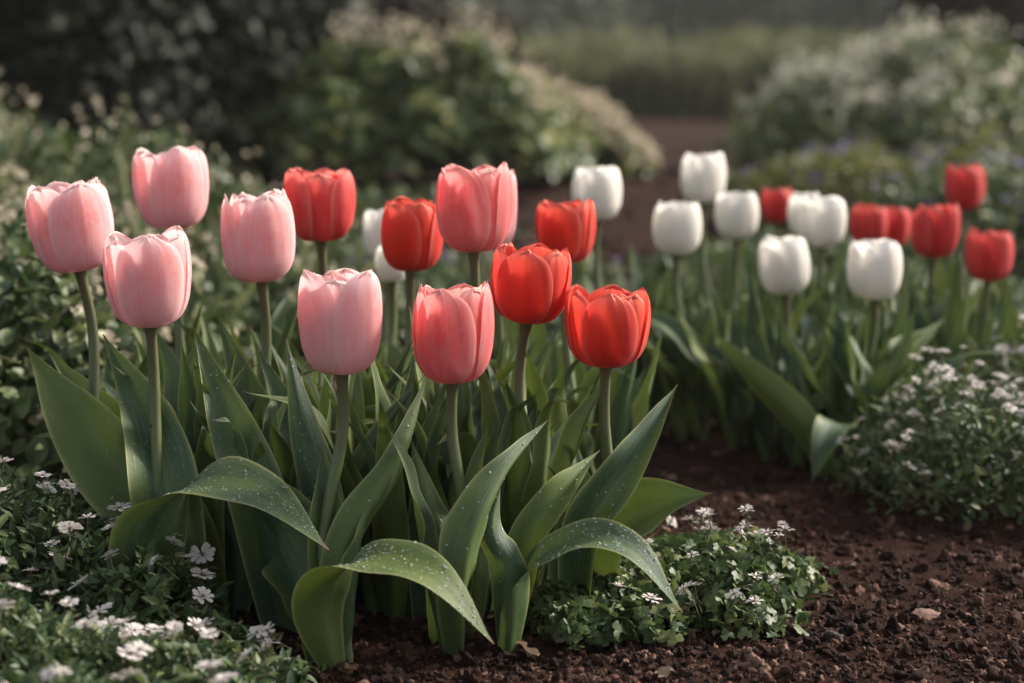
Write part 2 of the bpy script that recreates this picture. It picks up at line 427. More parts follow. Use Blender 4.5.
def stems(m, n, r0, mat, parent, name='stem'):
    Vs, Fs, off = [], [], 0
    P, N, H = m.pts(n, .6)
    for p in P:
        b = np.array((p[0] * .45, p[1] * .45, -.01)); q = p * np.array((1, 1, .95))
        mid = (b + q) / 2 + np.array((0, 0, .12 * m.h))
        v, f = tube(crom([b, mid, q], 6), np.linspace(r0, r0 * .45, 6), 5)
        Vs.append(v); Fs.append(f + off); off += len(v)
    return link(name, mesh_np(name, np.vstack(Vs), np.vstack(Fs), mat), parent)

# candytuft flower heads (stalk + ring of petals + buds): a few meshes shared by the copies
def head_mesh(seed, npet=11, spread=1.0):
    r = np.random.default_rng(seed); Vs, Fs, mi, off = [], [], [], 0
    pet = np.array([(0, 0, 0), (-.10, .25, .02), (.10, .25, .02), (-.22, .62, .05), (.22, .62, .05), (-.20, .92, .0), (.20, .92, .0), (0, 1.0, -.03)])
    pf = np.array([(0, 2, 1, 1), (1, 2, 4, 3), (3, 4, 6, 5), (5, 6, 7, 7)])
    def addp(L, az, el, base):
        nonlocal off
        D = np.array([(math.cos(az) * math.cos(el), math.sin(az) * math.cos(el), math.sin(el))]); N = np.array([(0., 0, 1)]) + r.normal(size=(1, 3)) * .15
        X, Y, Z = frames(D, N)
        v, _ = scatter(pet, pf[:, :3], base[None], X, Y, Z, np.array([L]))
        Vs.append(v)
        for q in pf:
            q = q + off
            Fs.append(q)
        mi.extend([0] * 4); off += len(v)
    for i in range(npet):
        a = i * 6.283 / npet + r.normal() * .12
        addp(r.uniform(.85, 1.1) * spread, a, r.uniform(.0, .28), np.array((math.cos(a) * .16, math.sin(a) * .16, .0)))
    for i in range(6):
        a = i * 1.047 + r.normal() * .2
        addp(r.uniform(.45, .6), a, r.uniform(.45, .8), np.array((math.cos(a) * .12, math.sin(a) * .12, .08)))
    F4 = np.array(Fs, np.int32)
    tri = [f[:3] for f in F4 if f[2] == f[3]] + [(f[0], f[1], f[2]) for f in F4 if f[2] == f[3] and False]
    tri = []; quad = []
    for f in F4:
        if len(set(f.tolist())) == 4: quad.append(f)
        else:
            g = []
            for q in f.tolist():
                if q not in g: g.append(q)
            tri.append(g)
    V = np.vstack(Vs)
    nb = 7
    for i in range(nb):
        a = i * 2.4; rr = .05 * math.sqrt(i) * 1.2
        v = IV0 * .075 + np.array((math.cos(a) * rr, math.sin(a) * rr, .14 - rr * .4))
        tri += (IF0 + len(V)).tolist(); V = np.vstack((V, v))
    ne = nb * 20
    st = crom([(0, 0, .02), (r.normal() * .15, r.normal() * .15, -1.6), (r.normal() * .5, r.normal() * .5, -3.4)], 6)
    v, f = tube(st, .055, 5)
    n0 = len(V); V = np.vstack((V, v)); q2 = (f + n0).tolist()
    # three small leaves on the stalk
    for i in range(4):
        az = r.uniform(0, 6.28); D = np.array([(math.cos(az), math.sin(az), .35)])
        X, Y, Z = frames(D, np.array([(0., 0, 1)]))
        lv, lf = scatter(LANCE[0], LANCE[1], st[min(1 + i, 4)][None], X, Y, Z, np.array([r.uniform(.8, 1.2)]))
        q2 += (lf + len(V)).tolist(); V = np.vstack((V, lv))
    ntri_pet = len(tri) - ne
    F = [np.array(tri, np.int32), np.array(quad + q2, np.int32)]
    mis = [0] * ntri_pet + [1] * ne + [0] * len(quad) + [2] * len(q2)
    return mesh_np('flower_head', V, F, [M['floret'], M['eye'], M['stalk']], mi=mis)
HEADS = [head_mesh(s, npt) for s, npt in ((1, 11), (2, 13), (3, 9), (4, 12))]
SMALL = [head_mesh(s, npt, .9) for s, npt in ((5, 6), (6, 7), (7, 8))]
def heads(m, n, size, parent, pool, zoff=.0, min_y=None, tilt=.35, lo=0.0):
    P, N, H = m.pts(n * 3, surf=False); k = 0
    for p, nn in zip(P, N):
        if k >= n: break
        if min_y is not None and p[1] < min_y * m.ry: continue
        o = link('flower_head', pool[k % len(pool)], parent, (p[0], p[1], max(p[2] + zoff, .015)))
        s = size * m.r.uniform(.7, 1.2); o.scale = (s, s, s)
        o.rotation_euler = (m.r.normal() * tilt - nn[1] * .3, m.r.normal() * tilt * .8 + nn[0] * .3, m.r.uniform(0, 6.28)); k += 1

# ------------------------------------------------------------------ background shrubs and far things
def bush(name, label, cat, px, d, rx, ry, h, n, size, tpl, mat, seed, group=None, bark='bark', nst=14, r0=.012, up=.35, lo=0.0):
    c = gp(px, d); t = thing(name, label, cat, c, group); m = Mound(c, rx, ry, h, seed)
    foliage(m, n, size, tpl, M[mat], t, up=up, lo=lo)
    stems(m, nst, r0, M[bark], t, 'branch')
    return t, m
def blossoms(t, m, n, size, mat, name='blossoms', sel=None, zoff=0.0):
    P, N, H = m.pts(n * 4, surf=False)
    if sel is not None: k = sel(P, m); P, N = P[k], N[k]
    P, N = P[:n], N[:n]; n = len(P)
    k5 = 5; lift = (norm(N + np.array((0, 0, 1.0))) * (m.r.random((n, 1)) ** 2 * .16 * m.h + .0)) if mat in ('pale', 'fuzz') else np.zeros((n, 3))
    Vs, Fs, off = [], [], 0
    for i in range(k5):
        D = norm(N * .5 + m.r.normal(size=(n, 3)) * .7); X, Y, Z = frames(D, N + m.r.normal(size=(n, 3)) * .3)
        v, f = scatter(ROUND[0], ROUND[1], P + np.array((0, 0, zoff)) + lift, X, Y, Z, size * m.r.uniform(.6, 1.2, n))
        Vs.append(v); Fs.append(f + off); off += len(v)
    return link(name, mesh_np(name, np.vstack(Vs), np.vstack(Fs), M[mat]), t, kind='stuff')

# far hedge closing the view
far = [(-60, 34, 2.4, 4.2), (130, 38, 2.6, 4.6), (330, 33, 2.2, 3.8), (480, 40, 2.6, 4.4), (640, 44, 2.8, 4.0), (800, 42, 2.8, 4.2), (960, 36, 2.5, 4.4), (1110, 33, 2.5, 4.2)]
flabs = ['far dark hedge bush behind the top left corner shrubs', 'far dark hedge bush beyond the tall black-green shrub', 'far hedge bush behind the brown bush', 'far hazy hedge bush left of the tall grass',
         'far hazy grey-green hedge bush straight beyond the end of the path', 'far hazy hedge bush beyond the grass clumps, right of the path', 'far dark hedge bush behind the white-blossomed mound', 'far dark hedge bush behind the top right corner']
for i, ((px, d, rx, h), lb) in enumerate(zip(far, flabs)):
    bush('hedge_bush', lb, 'hedge bush', px, d, rx * 1.15, rx, h, 3800, .26, LEAF3, 'far', 100 + i, 'far hedge bushes closing the view', nst=10, r0=.05)
# tall grass clumps at the end of the path
gl = [(545, 21, 'tall pale green grass clump left of the path end, leftmost of the far grasses'), (610, 22.5, 'tall grass clump just left of the far end of the path'), (680, 21, 'tall grass clump blocking the far end of the brown path'),
      (745, 22, 'tall grass clump beyond the left edge of the white-blossomed mound'), (815, 20, 'tall grass clump partly hidden by the white-blossomed mound'), (640, 25, 'tall grass clump farther back behind the path end'), (770, 26, 'tall grass clump farthest back on the right of the path')]
for i, (px, d, lb) in enumerate(gl):
    c = gp(px, d); t = thing('grass_clump', lb, 'grass', c, 'tall grass clumps at the path end'); m = Mound(c, .55, .5, .35, 200 + i)
    n = 900; P, N, H = m.pts(n); P[:, 2] *= .2
    D = norm(np.stack((P[:, 0] * .7, P[:, 1] * .7, np.full(n, 1.0)), -1) + m.r.normal(size=(n, 3)) * .16); X, Y, Z = frames(D, m.r.normal(size=(n, 3)))
    V, F = scatter(BLADE[0] * np.array((1.4, 1, 1)), BLADE[1], P, X, Y, Z, m.r.uniform(.42, .95, n) * (.85, 1.0, .8, .95, .9, .78, 1.0)[i])
    link('blades', mesh_np('blades', V, F, M['meadow']), t, kind='stuff')
# shrubs
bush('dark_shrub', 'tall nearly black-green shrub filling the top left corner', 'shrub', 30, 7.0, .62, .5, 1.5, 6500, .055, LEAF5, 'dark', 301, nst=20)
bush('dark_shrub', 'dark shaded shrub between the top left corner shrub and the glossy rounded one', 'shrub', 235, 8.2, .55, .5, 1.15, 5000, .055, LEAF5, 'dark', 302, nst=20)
t, m = bush('glossy_shrub', 'large rounded shrub with glossy dark green leaves behind the coral tulips', 'shrub', 395, 8.1, .74, .62, .68, 7500, .058, LEAF5, 'shrub', 303, nst=26, lo=.35)
blossoms(t, m, 260, .024, 'pale', zoff=.01, sel=lambda P, m: P[:, 2] / m.h + .4 * P[:, 0] / m.rx > .75)
t, m = bush('flowering_shrub', 'shrub whose pale blossoms thicken to the right, sloping down from the glossy rounded one', 'shrub', 520, 8.8, .46, .5, .38, 4600, .046, LEAF5, 'shrub', 304, nst=20, lo=.3)
blossoms(t, m, 2000, .024, 'pale', zoff=.01, sel=lambda P, m: P[:, 0] / m.rx + 1.2 * (P[:, 2] / m.h - .5) > 1.5 * (m.r.random(len(P)) - .55))
t, m = bush('flowering_shrub', 'lowest shrub at the end of the bank, covered in pale beige blossom beside the path', 'shrub', 598, 9.2, .25, .4, .21, 2600, .04, LEAF5, 'shrub', 308, nst=16)
blossoms(t, m, 1300, .024, 'pale', zoff=.01)
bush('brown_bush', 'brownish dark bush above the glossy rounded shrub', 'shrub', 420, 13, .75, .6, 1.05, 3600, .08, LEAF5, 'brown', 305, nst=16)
t, m = bush('flowering_mound', 'wide dark green mound with white blossoms along its left top, right of the path', 'shrub', 915, 9.6, .88, .8, .60, 11000, .042, LEAF5, 'shrub', 306, nst=26)
blossoms(t, m, 1100, .024, 'fuzz', sel=lambda P, m: (P[:, 0] / m.rx < .10 + .9 * (m.r.random(len(P)) - .5)) & (P[:, 2] > .30 + .25 * (m.r.random(len(P)) - .5)) & (m.r.random(len(P)) < .42), zoff=.02)
blossoms(t, m, 9, .05, 'cream', name='large_blossoms', zoff=.03, sel=lambda P, m: (P[:, 0] / m.rx > -.4) & (P[:, 1] < 0) & (P[:, 2] > .3))
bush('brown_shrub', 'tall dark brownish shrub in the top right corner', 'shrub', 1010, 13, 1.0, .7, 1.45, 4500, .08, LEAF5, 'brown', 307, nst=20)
low = [(820, 6.4, .36, .25, 'yellow-green low plant behind the leftmost red far tulip'), (915, 6.0, .50, .33, 'low plant with violet florets behind the far red tulips'), (1015, 5.1, .46, .33, 'violet-flowered low plant at the right edge beside the topmost red tulip')]
for i, (px, d, rx, h, lb) in enumerate(low):
    t, m = bush('violet_flowered_plant', lb, 'plant', px, d, rx, rx * .9, h, 3600, .028, LEAF5, 'low' if i < 2 else 'mid', 320 + i, 'violet-flowered plants behind the red tulips', 'stalk', 14, .003)
    blossoms(t, m, (20, 110, 110)[i], .015, 'violet', zoff=.008)

# middle bed plants behind and beside the tulips
mids = [(0, 2.30, .20, .25, 'dense small-leaved plant at the left edge below the leftmost pink tulip'),
        (70, 2.75, .24, .26, 'bushy bed plant right behind the leftmost pink tulip bloom'),
        (-70, 3.3, .34, .34, 'bushy bed plant at the left edge level with the pink blooms'),
        (160, 3.4, .30, .22, 'bed plant behind the two leftmost pink tulips, flecked with pale leaves'),
        (60, 4.4, .48, .36, 'tall bed plant with pale tips in front of the dark corner shrub'),
        (215, 4.6, .40, .22, 'low bed plant behind the pair of pink tulips at the upper left'),
        (-110, 5.2, .50, .50, 'tallest bed plant at the left edge under the dark corner shrub'),
        (320, 3.6, .34, .12, 'low leafy cover behind the coral tulip'),
        (450, 4.2, .40, .11, 'low leafy cover behind the tall salmon tulip, flecked lilac'),
        (560, 3.5, .30, .10, 'low leafy cover behind the red tulip next to the first white tulip'),
        (330, 5.6, .50, .16, 'leafy cover at the foot of the glossy rounded shrub'),
        (790, 4.6, .34, .10, 'low cover behind the white tulips on the right'),
        (960, 3.7, .36, .12, 'dark low cover under the far red tulips at the right edge')]
for i, (px, d, rx, h, lb) in enumerate(mids):
    big = h > .2
    t, m = bush('bed_plant', lb, 'plant', px, d, rx, rx * .9, h, 2600 if big else 1500, .024 if d < 4 else .03, LEAF5 if i % 2 else LANCE if not big else LEAF5, 'mid', 340 + i, 'leafy bed plants round the tulips', 'stalk', 24, .0028)
    if big: blossoms(t, m, 130 if i else 50, .013, 'pale', zoff=.01)
    elif i in (8, 9): blossoms(t, m, 40, .012, 'violet', zoff=.012)
    if i in (2, 3, 4):
        n = 70; P, N, H = m.pts(n, .3)
        D = norm(m.r.normal(size=(n, 3)) * .45 + np.array((0, 0, 1))); X, Y, Z = frames(D, m.r.normal(size=(n, 3)))
        V, F = scatter(BLADE[0] * np.array((2.0, 1, 1)), BLADE[1], P * np.array((1, 1, .6)), X, Y, Z, m.r.uniform(.12, .24, n))
        link('blades', mesh_np('blades', V, F, M['meadow']), t, kind='stuff')

# ------------------------------------------------------------------ candytuft cushions
def cushion(name, label, px, d, rx, ry, h, n, size, tpl, mat, seed, nh, hs_, pool, group=None, zoff=.012, nst=30, min_y=None):
    c = gp(px, d); t = thing(name, label, 'plant', c, group); m = Mound(c, rx, ry, h, seed)
    foliage(m, n, size, tpl, M[mat], t, rand=.7); stems(m, nst, .0012, M['stalk'], t)
    heads(m, nh, hs_, t, pool, zoff, min_y); return t, m
G1 = 'white candytuft cushions in the left foreground'
cushion('candytuft_plant', 'white candytuft at the left edge nearest the foot of the leftmost tulip', 15, 1.78, .135, .12, .125, 3800, .0125, LANCE, 'cover', 401, 34, 0.0088, HEADS, G1)
cushion('candytuft_plant', 'white candytuft right beside the arching leaf, with crisp daisy-like heads', 120, 1.70, .085, .08, .085, 2200, .013, LANCE, 'cover', 402, 20, .0098, HEADS, G1)
cushion('candytuft_plant', 'blurred white candytuft at the left edge below the sharper heads', 10, 1.50, .12, .10, .105, 3000, .0120, LANCE, 'cover', 403, 30, 0.0084, HEADS, G1)
cushion('candytuft_plant', 'white candytuft in the lower left with blurred double heads, nearer the soil', 165, 1.50, .085, .085, .070, 2200, .0125, LANCE, 'cover', 404, 13, 0.0079, HEADS, G1)
cushion('candytuft_plant', 'blurriest white candytuft at the bottom left corner', 70, 1.33, .12, .08, .085, 2200, .0125, LANCE, 'cover', 405, 20, 0.0079, HEADS, G1)
cushion('candytuft_plant', 'small sparse candytuft on dark soil left of the front leaf base', 262, 1.56, .045, .06, .03, 240, .013, LANCE, 'cover', 406, 6, .008, SMALL, G1)
cushion('candytuft_plant', 'small candytuft under the left arching leaf', 205, 1.63, .05, .05, .045, 260, .014, LANCE, 'cover', 407, 5, .010, HEADS, G1)
G2 = 'white candytuft cushions at the right edge'
cushion('candytuft_plant', 'dense candytuft cushion at the right edge, nearest, covered in small white heads', 1003, 2.25, .165, .165, .145, 6000, .0115, LANCE, 'cover', 411, 100, .0082, SMALL, G2)
cushion('candytuft_plant', 'candytuft cushion at the far right edge behind the denser one', 1075, 2.52, .18, .16, .14, 4500, .012, LANCE, 'cover', 412, 60, .0085, SMALL, G2)
cushion('candytuft_plant', 'small candytuft between the folded tulip leaf and the right edge cushion', 912, 2.42, .055, .06, .085, 1500, .011, LANCE, 'cover', 413, 24, .0075, SMALL, G2)
cushion('lobed_leaf_plant', 'sunlit low clump with lobed leaves and small white flowers on the path side', 690, 1.84, .112, .15, .056, 2300, .0102, TREF, 'clump', 421, 40, .0074, SMALL, None, .018, 70)
cushion('lobed_leaf_plant', 'dark lobed-leaf clump in shade under the right arching leaf', 590, 1.74, .06, .07, .045, 900, .012, TREF, 'clump', 422, 3, .0075, SMALL, None, .008, 30)

# ------------------------------------------------------------------ tulips
PROF = np.array([(.10, 0), (.46, .015), (.73, .09), (.915, .24), (.99, .45), (1.0, .64), (.95, .85), (.85, 1.0)])
PROFC = crom(PROF, 80)
def petal(crk, W, H, phi, inner, opn, hwmax, point, rr, topk, flare=0.0):
    nu, nv = 23, 32
    s = np.linspace(0, 1, nv); v = 1 - (1 - s) ** 1.35; u = np.linspace(-1, 1, nu)
    U, Vv = np.meshgrid(u, v)
    rise = np.where(Vv < .5, (.42 if not inner else .55) + (.58 if not inner else .45) * np.sin(np.clip(Vv / .5, 0, 1) * math.pi / 2), 1)
    drop = np.clip(1 - np.clip((Vv - .42) / .58, 0, 1) ** point, 0, 1) ** .55
    hw = hwmax * rise * drop
    ph = rr.uniform(0, 6.28, 6)
    # crinkled upper edge
    vz = Vv * (1 + crk * (.016 * np.sin(U * 9 + ph[0]) * Vv ** 6 + .016 * np.sin(U * 17 + ph[1]) * Vv ** 9 + .007 * np.sin(U * 31 + ph[5]) * Vv ** 12))
    over = np.clip(vz - 1, 0, .1); idx = np.clip(vz, 0, 1) * 79; i0 = np.floor(idx).astype(int).clip(0, 78); f = idx - i0
    Rr = PROFC[i0, 0] * (1 - f) + PROFC[i0 + 1, 0] * f; Zz = PROFC[i0, 1] * (1 - f) + PROFC[i0 + 1, 1] * f
    Rr = Rr * (1 + (topk - 1) * np.clip((Vv - .4) / .6, 0, 1) ** 1.5)
    Rr = Rr * (1 + (opn + flare) * np.clip(Vv - .35, 0, 1))
    k = ((.89, .89, .78)[inner] - .02 * U ** 2) if inner else (1 - .055 * U ** 2 - .02 * U ** 4)
    k = k + .022 * np.exp(-(U / .22) ** 2) * Vv * (1 if not inner else .5)                      # midrib swell
    k = k + .020 * np.sin(U * 3.2 + ph[2]) * Vv ** 1.5 + .014 * np.sin(U * 7 + ph[3]) * Vv ** 3
    k = k + (.006 * np.sin(U * 15 + ph[1] + Vv * 2) + .004 * np.sin(U * 27 + ph[0] - Vv * 3)) * Vv
    k = k + (.0 if inner else .035) * np.abs(U) ** 5 * Vv * np.clip(1.15 - Vv, 0, 1)
    k = k + (.05 * np.abs(U) ** 6 * Vv ** 2 * rr.uniform(-.5, 1.0))                              # rim rolling out or in
    r = Rr * k * W / 2
    th = phi + hw * U + .04 * np.sin(Vv * 4 + ph[4]) * Vv
    z = (Zz + over) * H * (1, .985, .96)[inner] * rr.uniform(.945, 1.03)
    z = z - .010 * H * np.exp(-(U / .25) ** 2) * Vv ** 14 * rr.uniform(-1.5, 1.2)
    V = np.stack((r * np.cos(th), r * np.sin(th), z), -1).reshape(-1, 3)
    uv = np.stack(((U + 1) / 2, Vv), -1).reshape(-1, 2)
    return V, uv
PF = grid_faces(23, 32)

def surf_leaf(P, Wd, Ns, fold=.35, wave=.0, n=34, nu=11, seed=0, prof=(.42, .62)):
    """long leaf along spine P (k x 3), greatest width Wd, normals Ns (k x 3) of its upper face"""
    r = np.random.default_rng(seed)
    Sp = crom(P, n); T = norm(np.gradient(Sp, axis=0))
    Nn = crom(Ns, n); Nn = norm(Nn - T * np.sum(Nn * T, 1, keepdims=True))
    B = np.cross(T, Nn)
    t = np.concatenate(([0], np.cumsum(np.linalg.norm(np.diff(Sp, axis=0), axis=1)))); t /= t[-1]
    pk, b0 = prof
    wv = np.where(t < pk, b0 + (1 - b0) * np.sin(np.clip(t / pk, 0, 1) * math.pi / 2), np.cos(np.clip((t - pk) / (1 - pk), 0, 1) * math.pi / 2) ** 1.18)
    wv = np.maximum(wv, .012) * Wd / 2
    u = np.linspace(-1, 1, nu)
    fo = 1.9 * fold * (1 - .30 * t) + .30 * np.exp(-(t / .22) ** 2)
    ph = r.uniform(0, 6.28, 4); ed = np.abs(u)[None] ** 2.2
    wavy = wave * ed * (np.sin(t[:, None] * 13 + ph[0] + (u[None] > 0) * 2.1) + .5 * np.sin(t[:, None] * 27 + ph[1])) * np.sin(math.pi * t)[:, None] ** .5
    V = Sp[:, None] + B[:, None] * (u[None, :, None] * (wv * (1 - .22 * np.clip(fo, 0, 1.4) ** 2))[:, None, None]) \
        + Nn[:, None] * ((np.maximum(np.sqrt(u[None] ** 2 + .006) - .0774, 0) ** 1.12 * (wv * fo)[:, None]) + wavy * wv[:, None])[:, :, None]
    und = (.055 * np.sin(t * 9 + ph[2])[:, None] * (1 - .5 * u[None] ** 2) + .030 * np.sin(t[:, None] * 21 + u[None] * 2.6 + ph[3]) + .018 * np.sin(u[None] * 9 + t[:, None] * 3)) * np.sin(math.pi * t)[:, None]
    V = V + Nn[:, None] * (und * wv[:, None])[:, :, None]
    uv = np.stack(np.broadcast_arrays((u[None] + 1) / 2, t[:, None]), -1)
    return V.reshape(-1, 3), uv.reshape(-1, 2), grid_faces(nu, n)
def drops(V, n, nu, count, rr, rmin=.0003, rmax=.0011, tr=(.25, .97), up=True):
    G = V.reshape(n, nu, 3); Ps, Ns = [], []
    for _ in range(count):
        i = int(rr.uniform(*tr) * (n - 2)); j = rr.integers(0, nu - 1); a, b = rr.random(2)
        p = G[i, j] * (1 - a) * (1 - b) + G[i + 1, j] * a * (1 - b) + G[i, j + 1] * (1 - a) * b + G[i + 1, j + 1] * a * b
        nn = np.cross(G[i, j + 1] - G[i, j], G[i + 1, j] - G[i, j]); nn /= np.linalg.norm(nn) + 1e-12
        if up and nn[2] < 0: nn = -nn
        if not up and nn[1] > 0: nn = -nn
        Ps.append(p); Ns.append(nn)
    Ps, Ns = np.array(Ps), np.array(Ns)
    s = rmin + (rmax - rmin) * rr.random(count) ** 2.6
    X, Y, Z = frames(np.cross(Ns, rr.normal(size=(count, 3))), Ns)
    return scatter(IV * np.array((1, 1, .55)), IF, Ps + Ns * (s * .2)[:, None], X, Y, Z, s)
class Tulip: pass
TULIPS = []
def make_tulip(x, y, wp, hp, d, bx, kind, label, group, tilt=(0, 0), opn=0.0, rot=0.0, seed=0, hw=None, topk=1.0, flare=None, bd=None, point=3.9, far=False):
    rr = np.random.default_rng(seed + 900)
    white = kind == 'white'
    if kind == 'far_red': topk = min(topk, 1.0) - .03
    hw = hw or ((62, 63) if white else (54, 60))
    if white: topk = min(topk, 1.0) - .07; opn *= .5; point = 4.4
    Cc = at(x, y, d); W, H = wp * d / F_PX, hp * d / F_PX * 1.0
    ax = norm(np.array((tilt[0], tilt[1], 1.0)))
    B = Cc - ax * H * .5
    G = gp(bx, bd or d)
    t = thing('tulip', label, 'tulip', G, group)
    # stem
    L = np.linalg.norm(B - G)
    P = crom([G + (0, 0, -.02), G * .62 + B * .38 + np.array((np.clip(.010 * rr.normal(), -.014, .014), .006 * rr.normal(), 0)), B - ax * L * .22, B + ax * H * .03], 24) - G
    rad = np.linspace(.0058, .0046, 24); rad[-3:] = (.0047, .0055, .0065)
    v, f = tube(P, rad, 12)
    uv = np.stack(np.meshgrid(np.linspace(0, 1, 12), np.linspace(0, 1, 24)), -1).reshape(-1, 2)
    link('stem', mesh_np('stem', v, f, M['stem'], uv), t)
    # flower head: receptacle with the pistil, the petals as its children
    e1 = norm(np.cross(ax, (0, 1, .1))); e2 = np.cross(ax, e1)
    Mx = np.stack((e1, e2, ax), 0)
    zz = np.linspace(-.01, .55, 14); rr0 = np.interp(zz, (-.01, .0, .05, .12, .4, .5, .55), (.05, .10, .12, .07, .06, .09, .01))
    pv, pf = tube(np.stack((np.zeros(14), np.zeros(14), zz * H), -1), rr0 * W, 10)
    head = link('flower_head', mesh_np('flower_head', pv @ Mx + (B - G), pf, M['stamen']), t)
    n = 3
    for ring, cnt, inner, hwm in ((2, n, 2, 48), (0, n, 1, hw[1]), (1, n, 0, hw[0])):
        for i in range(cnt):
            phi = R(rot) + i * 2 * math.pi / n + (0, math.pi / 3, .45)[inner] + rr.normal() * .09
            fl = (flare or {}).get((ring, i), 0)
            pV, puv = petal(.45 if white else 1.0, W, H, phi, inner, opn, R(hwm) * rr.uniform(.95, 1.05), point, rr, topk, fl)
            o = link('petal', mesh_np('petal', pV @ Mx + (B - G), PF, M[kind], puv), head)
    T = Tulip(); T.o, T.G, T.B, T.leaves = t, G, B, 0; TULIPS.append(T)
    return T
GP, GR, GW = 'pink tulips in the front clump', 'red tulips in the front clump', 'white tulips'
GF = 'red tulips in the far patch'
T1 = make_tulip(72, 227, 84, 90, 1.86, 122, 'light_pink', 'leftmost pale pink tulip, its petals loosening and its bloom leaning left', GP, (-.16, 0), .06, 116, 1, (54, 60), 1.02)
T2 = make_tulip(172, 189, 76, 80, 2.06, 186, 'light_pink', 'pale pink tulip highest on the left, above a hidden stem', GP, (-.03, .02), .02, 112, 2, (54, 60), 1.04)
T3 = make_tulip(148, 280, 86, 94, 1.74, 160, 'light_pink', 'pale pink tulip with straight sides below the highest left bloom', GP, (-.03, -.02), .04, 101, 3, (55, 60), 1.06)
T4 = make_tulip(259, 237, 77, 90, 1.90, 276, 'light_pink', 'slender egg-shaped pale pink tulip beside the coral red one', GP, (-.05, 0), -.06, 126, 4, (56, 62), .98)
T5 = make_tulip(341, 323, 85, 102, 1.66, 337, 'light_pink', 'lowest pale pink tulip, with a long bare stem between front leaves', GP, (.0, -.02), .0, 148, 5, (60, 62), 1.05)
T6 = make_tulip(452, 334, 83, 98, 1.68, 452, 'salmon', 'deep salmon tulip in front centre, its straight stem standing free', GP, (.0, -.02), .02, 74, 6, (54, 60), .98)
T7 = make_tulip(473, 209, 77, 86, 1.95, 470, 'salmon', 'tall salmon tulip above the red ones, its petals overlapping to the right', GP, (-.02, 0), .0, 70, 7, (55, 60), 1.02)
T8 = make_tulip(500, 210, 34, 80, 2.12, 493, 'light_pink', 'thin pale edge of a pink tulip hidden behind the tall salmon one', GP, (.02, 0), .0, 90, 8, bd=2.15)
T9 = make_tulip(320, 205, 69, 72, 2.10, 327, 'coral', 'coral red tulip standing apart beside the slender pink one', GR, (-.02, 0), .06, 30, 9, (52, 58), 1.06)
T10 = make_tulip(411, 236, 64, 70, 2.06, 404, 'red', 'red tulip in front of two white blooms, left of the tall salmon tulip', GR, (.02, 0), .02, 66, 10, (54, 60), 1.0)
T11 = make_tulip(530, 285, 80, 76, 1.80, 512, 'red', 'wide open bright red tulip with one petal sagging to the right', GR, (.10, -.05), .10, 76, 11, (47, 54), 1.0, {(0, 2): .22, (0, 0): .04}, point=3.0)
T12 = make_tulip(607, 328, 83, 78, 1.78, 588, 'red', 'red tulip rightmost of the front clump, above the path', GR, (.02, -.03), .08, 84, 12, (48, 56), 1.05, point=3.0)
T13 = make_tulip(565, 232, 60, 62, 2.16, 604, 'red', 'smaller red tulip behind the wide open red one', GR, (.0, 0), .05, 80, 13, (50, 56), 1.04)
W = 'white'
make_tulip(382, 233, 40, 50, 2.38, 374, W, 'white tulip half hidden behind the red one left of the tall salmon bloom', GW, (-.06, 0), .0, 90, 14)
make_tulip(392, 263, 36, 38, 2.30, 399, W, 'low white tulip mostly hidden below the red bloom', GW, (.0, 0), .0, 60, 15)
make_tulip(597, 193, 51, 54, 2.66, 600, W, 'white tulip nearest the front clump, above the smaller red bloom', GW, (.0, 0), .06, 90, 16, topk=1.06)
make_tulip(677, 228, 50, 53, 2.66, 682, W, 'left white tulip of the far patch, lower left of the topmost one', GW, (.0, 0), .06, 40, 17, topk=1.08)
make_tulip(703, 178, 47, 50, 2.95, 706, W, 'topmost white tulip against the brown path', GW, (.0, 0), .04, 80, 18, topk=1.06)
make_tulip(737, 215, 45, 47, 2.90, 732, W, 'white tulip just left of the small red one', GW, (.0, 0), .03, 20, 19, topk=1.04)
make_tulip(822, 222, 51, 50, 2.78, 822, W, 'white tulip right of the small red one, overlapping another white bloom', GW, (.03, 0), .06, 100, 20, topk=1.07)
make_tulip(804, 215, 34, 42, 3.0, 806, W, 'white bloom edge showing behind the white tulip right of the small red one', GW, (-.04, 0), .04, 60, 21, topk=1.05)
make_tulip(784, 266, 53, 57, 2.56, 790, W, 'lower white tulip leaning slightly left in the middle of the far patch', GW, (-.07, 0), .05, 70, 22, topk=1.06)
make_tulip(875, 269, 56, 61, 2.50, 872, W, 'nearest white tulip, in front of the overlapping red blooms', GW, (-.01, 0), .04, 110, 23, topk=1.06)
FR = 'far_red'
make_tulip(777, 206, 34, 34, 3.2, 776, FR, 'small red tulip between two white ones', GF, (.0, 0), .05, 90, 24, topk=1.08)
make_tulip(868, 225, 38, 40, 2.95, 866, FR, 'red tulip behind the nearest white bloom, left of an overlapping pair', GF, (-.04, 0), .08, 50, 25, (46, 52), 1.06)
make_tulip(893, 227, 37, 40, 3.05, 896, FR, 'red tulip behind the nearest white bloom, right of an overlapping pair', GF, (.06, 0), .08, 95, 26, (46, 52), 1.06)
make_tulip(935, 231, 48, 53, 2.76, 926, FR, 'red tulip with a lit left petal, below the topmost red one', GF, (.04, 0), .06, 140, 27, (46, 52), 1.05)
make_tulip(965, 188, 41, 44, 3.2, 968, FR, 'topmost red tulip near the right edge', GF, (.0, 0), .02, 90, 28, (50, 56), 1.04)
make_tulip(989, 256, 49, 50, 2.66, 982, FR, 'rightmost red tulip, lowest of the far reds', GF, (.03, 0), .04, 75, 29, (50, 54), 1.04)

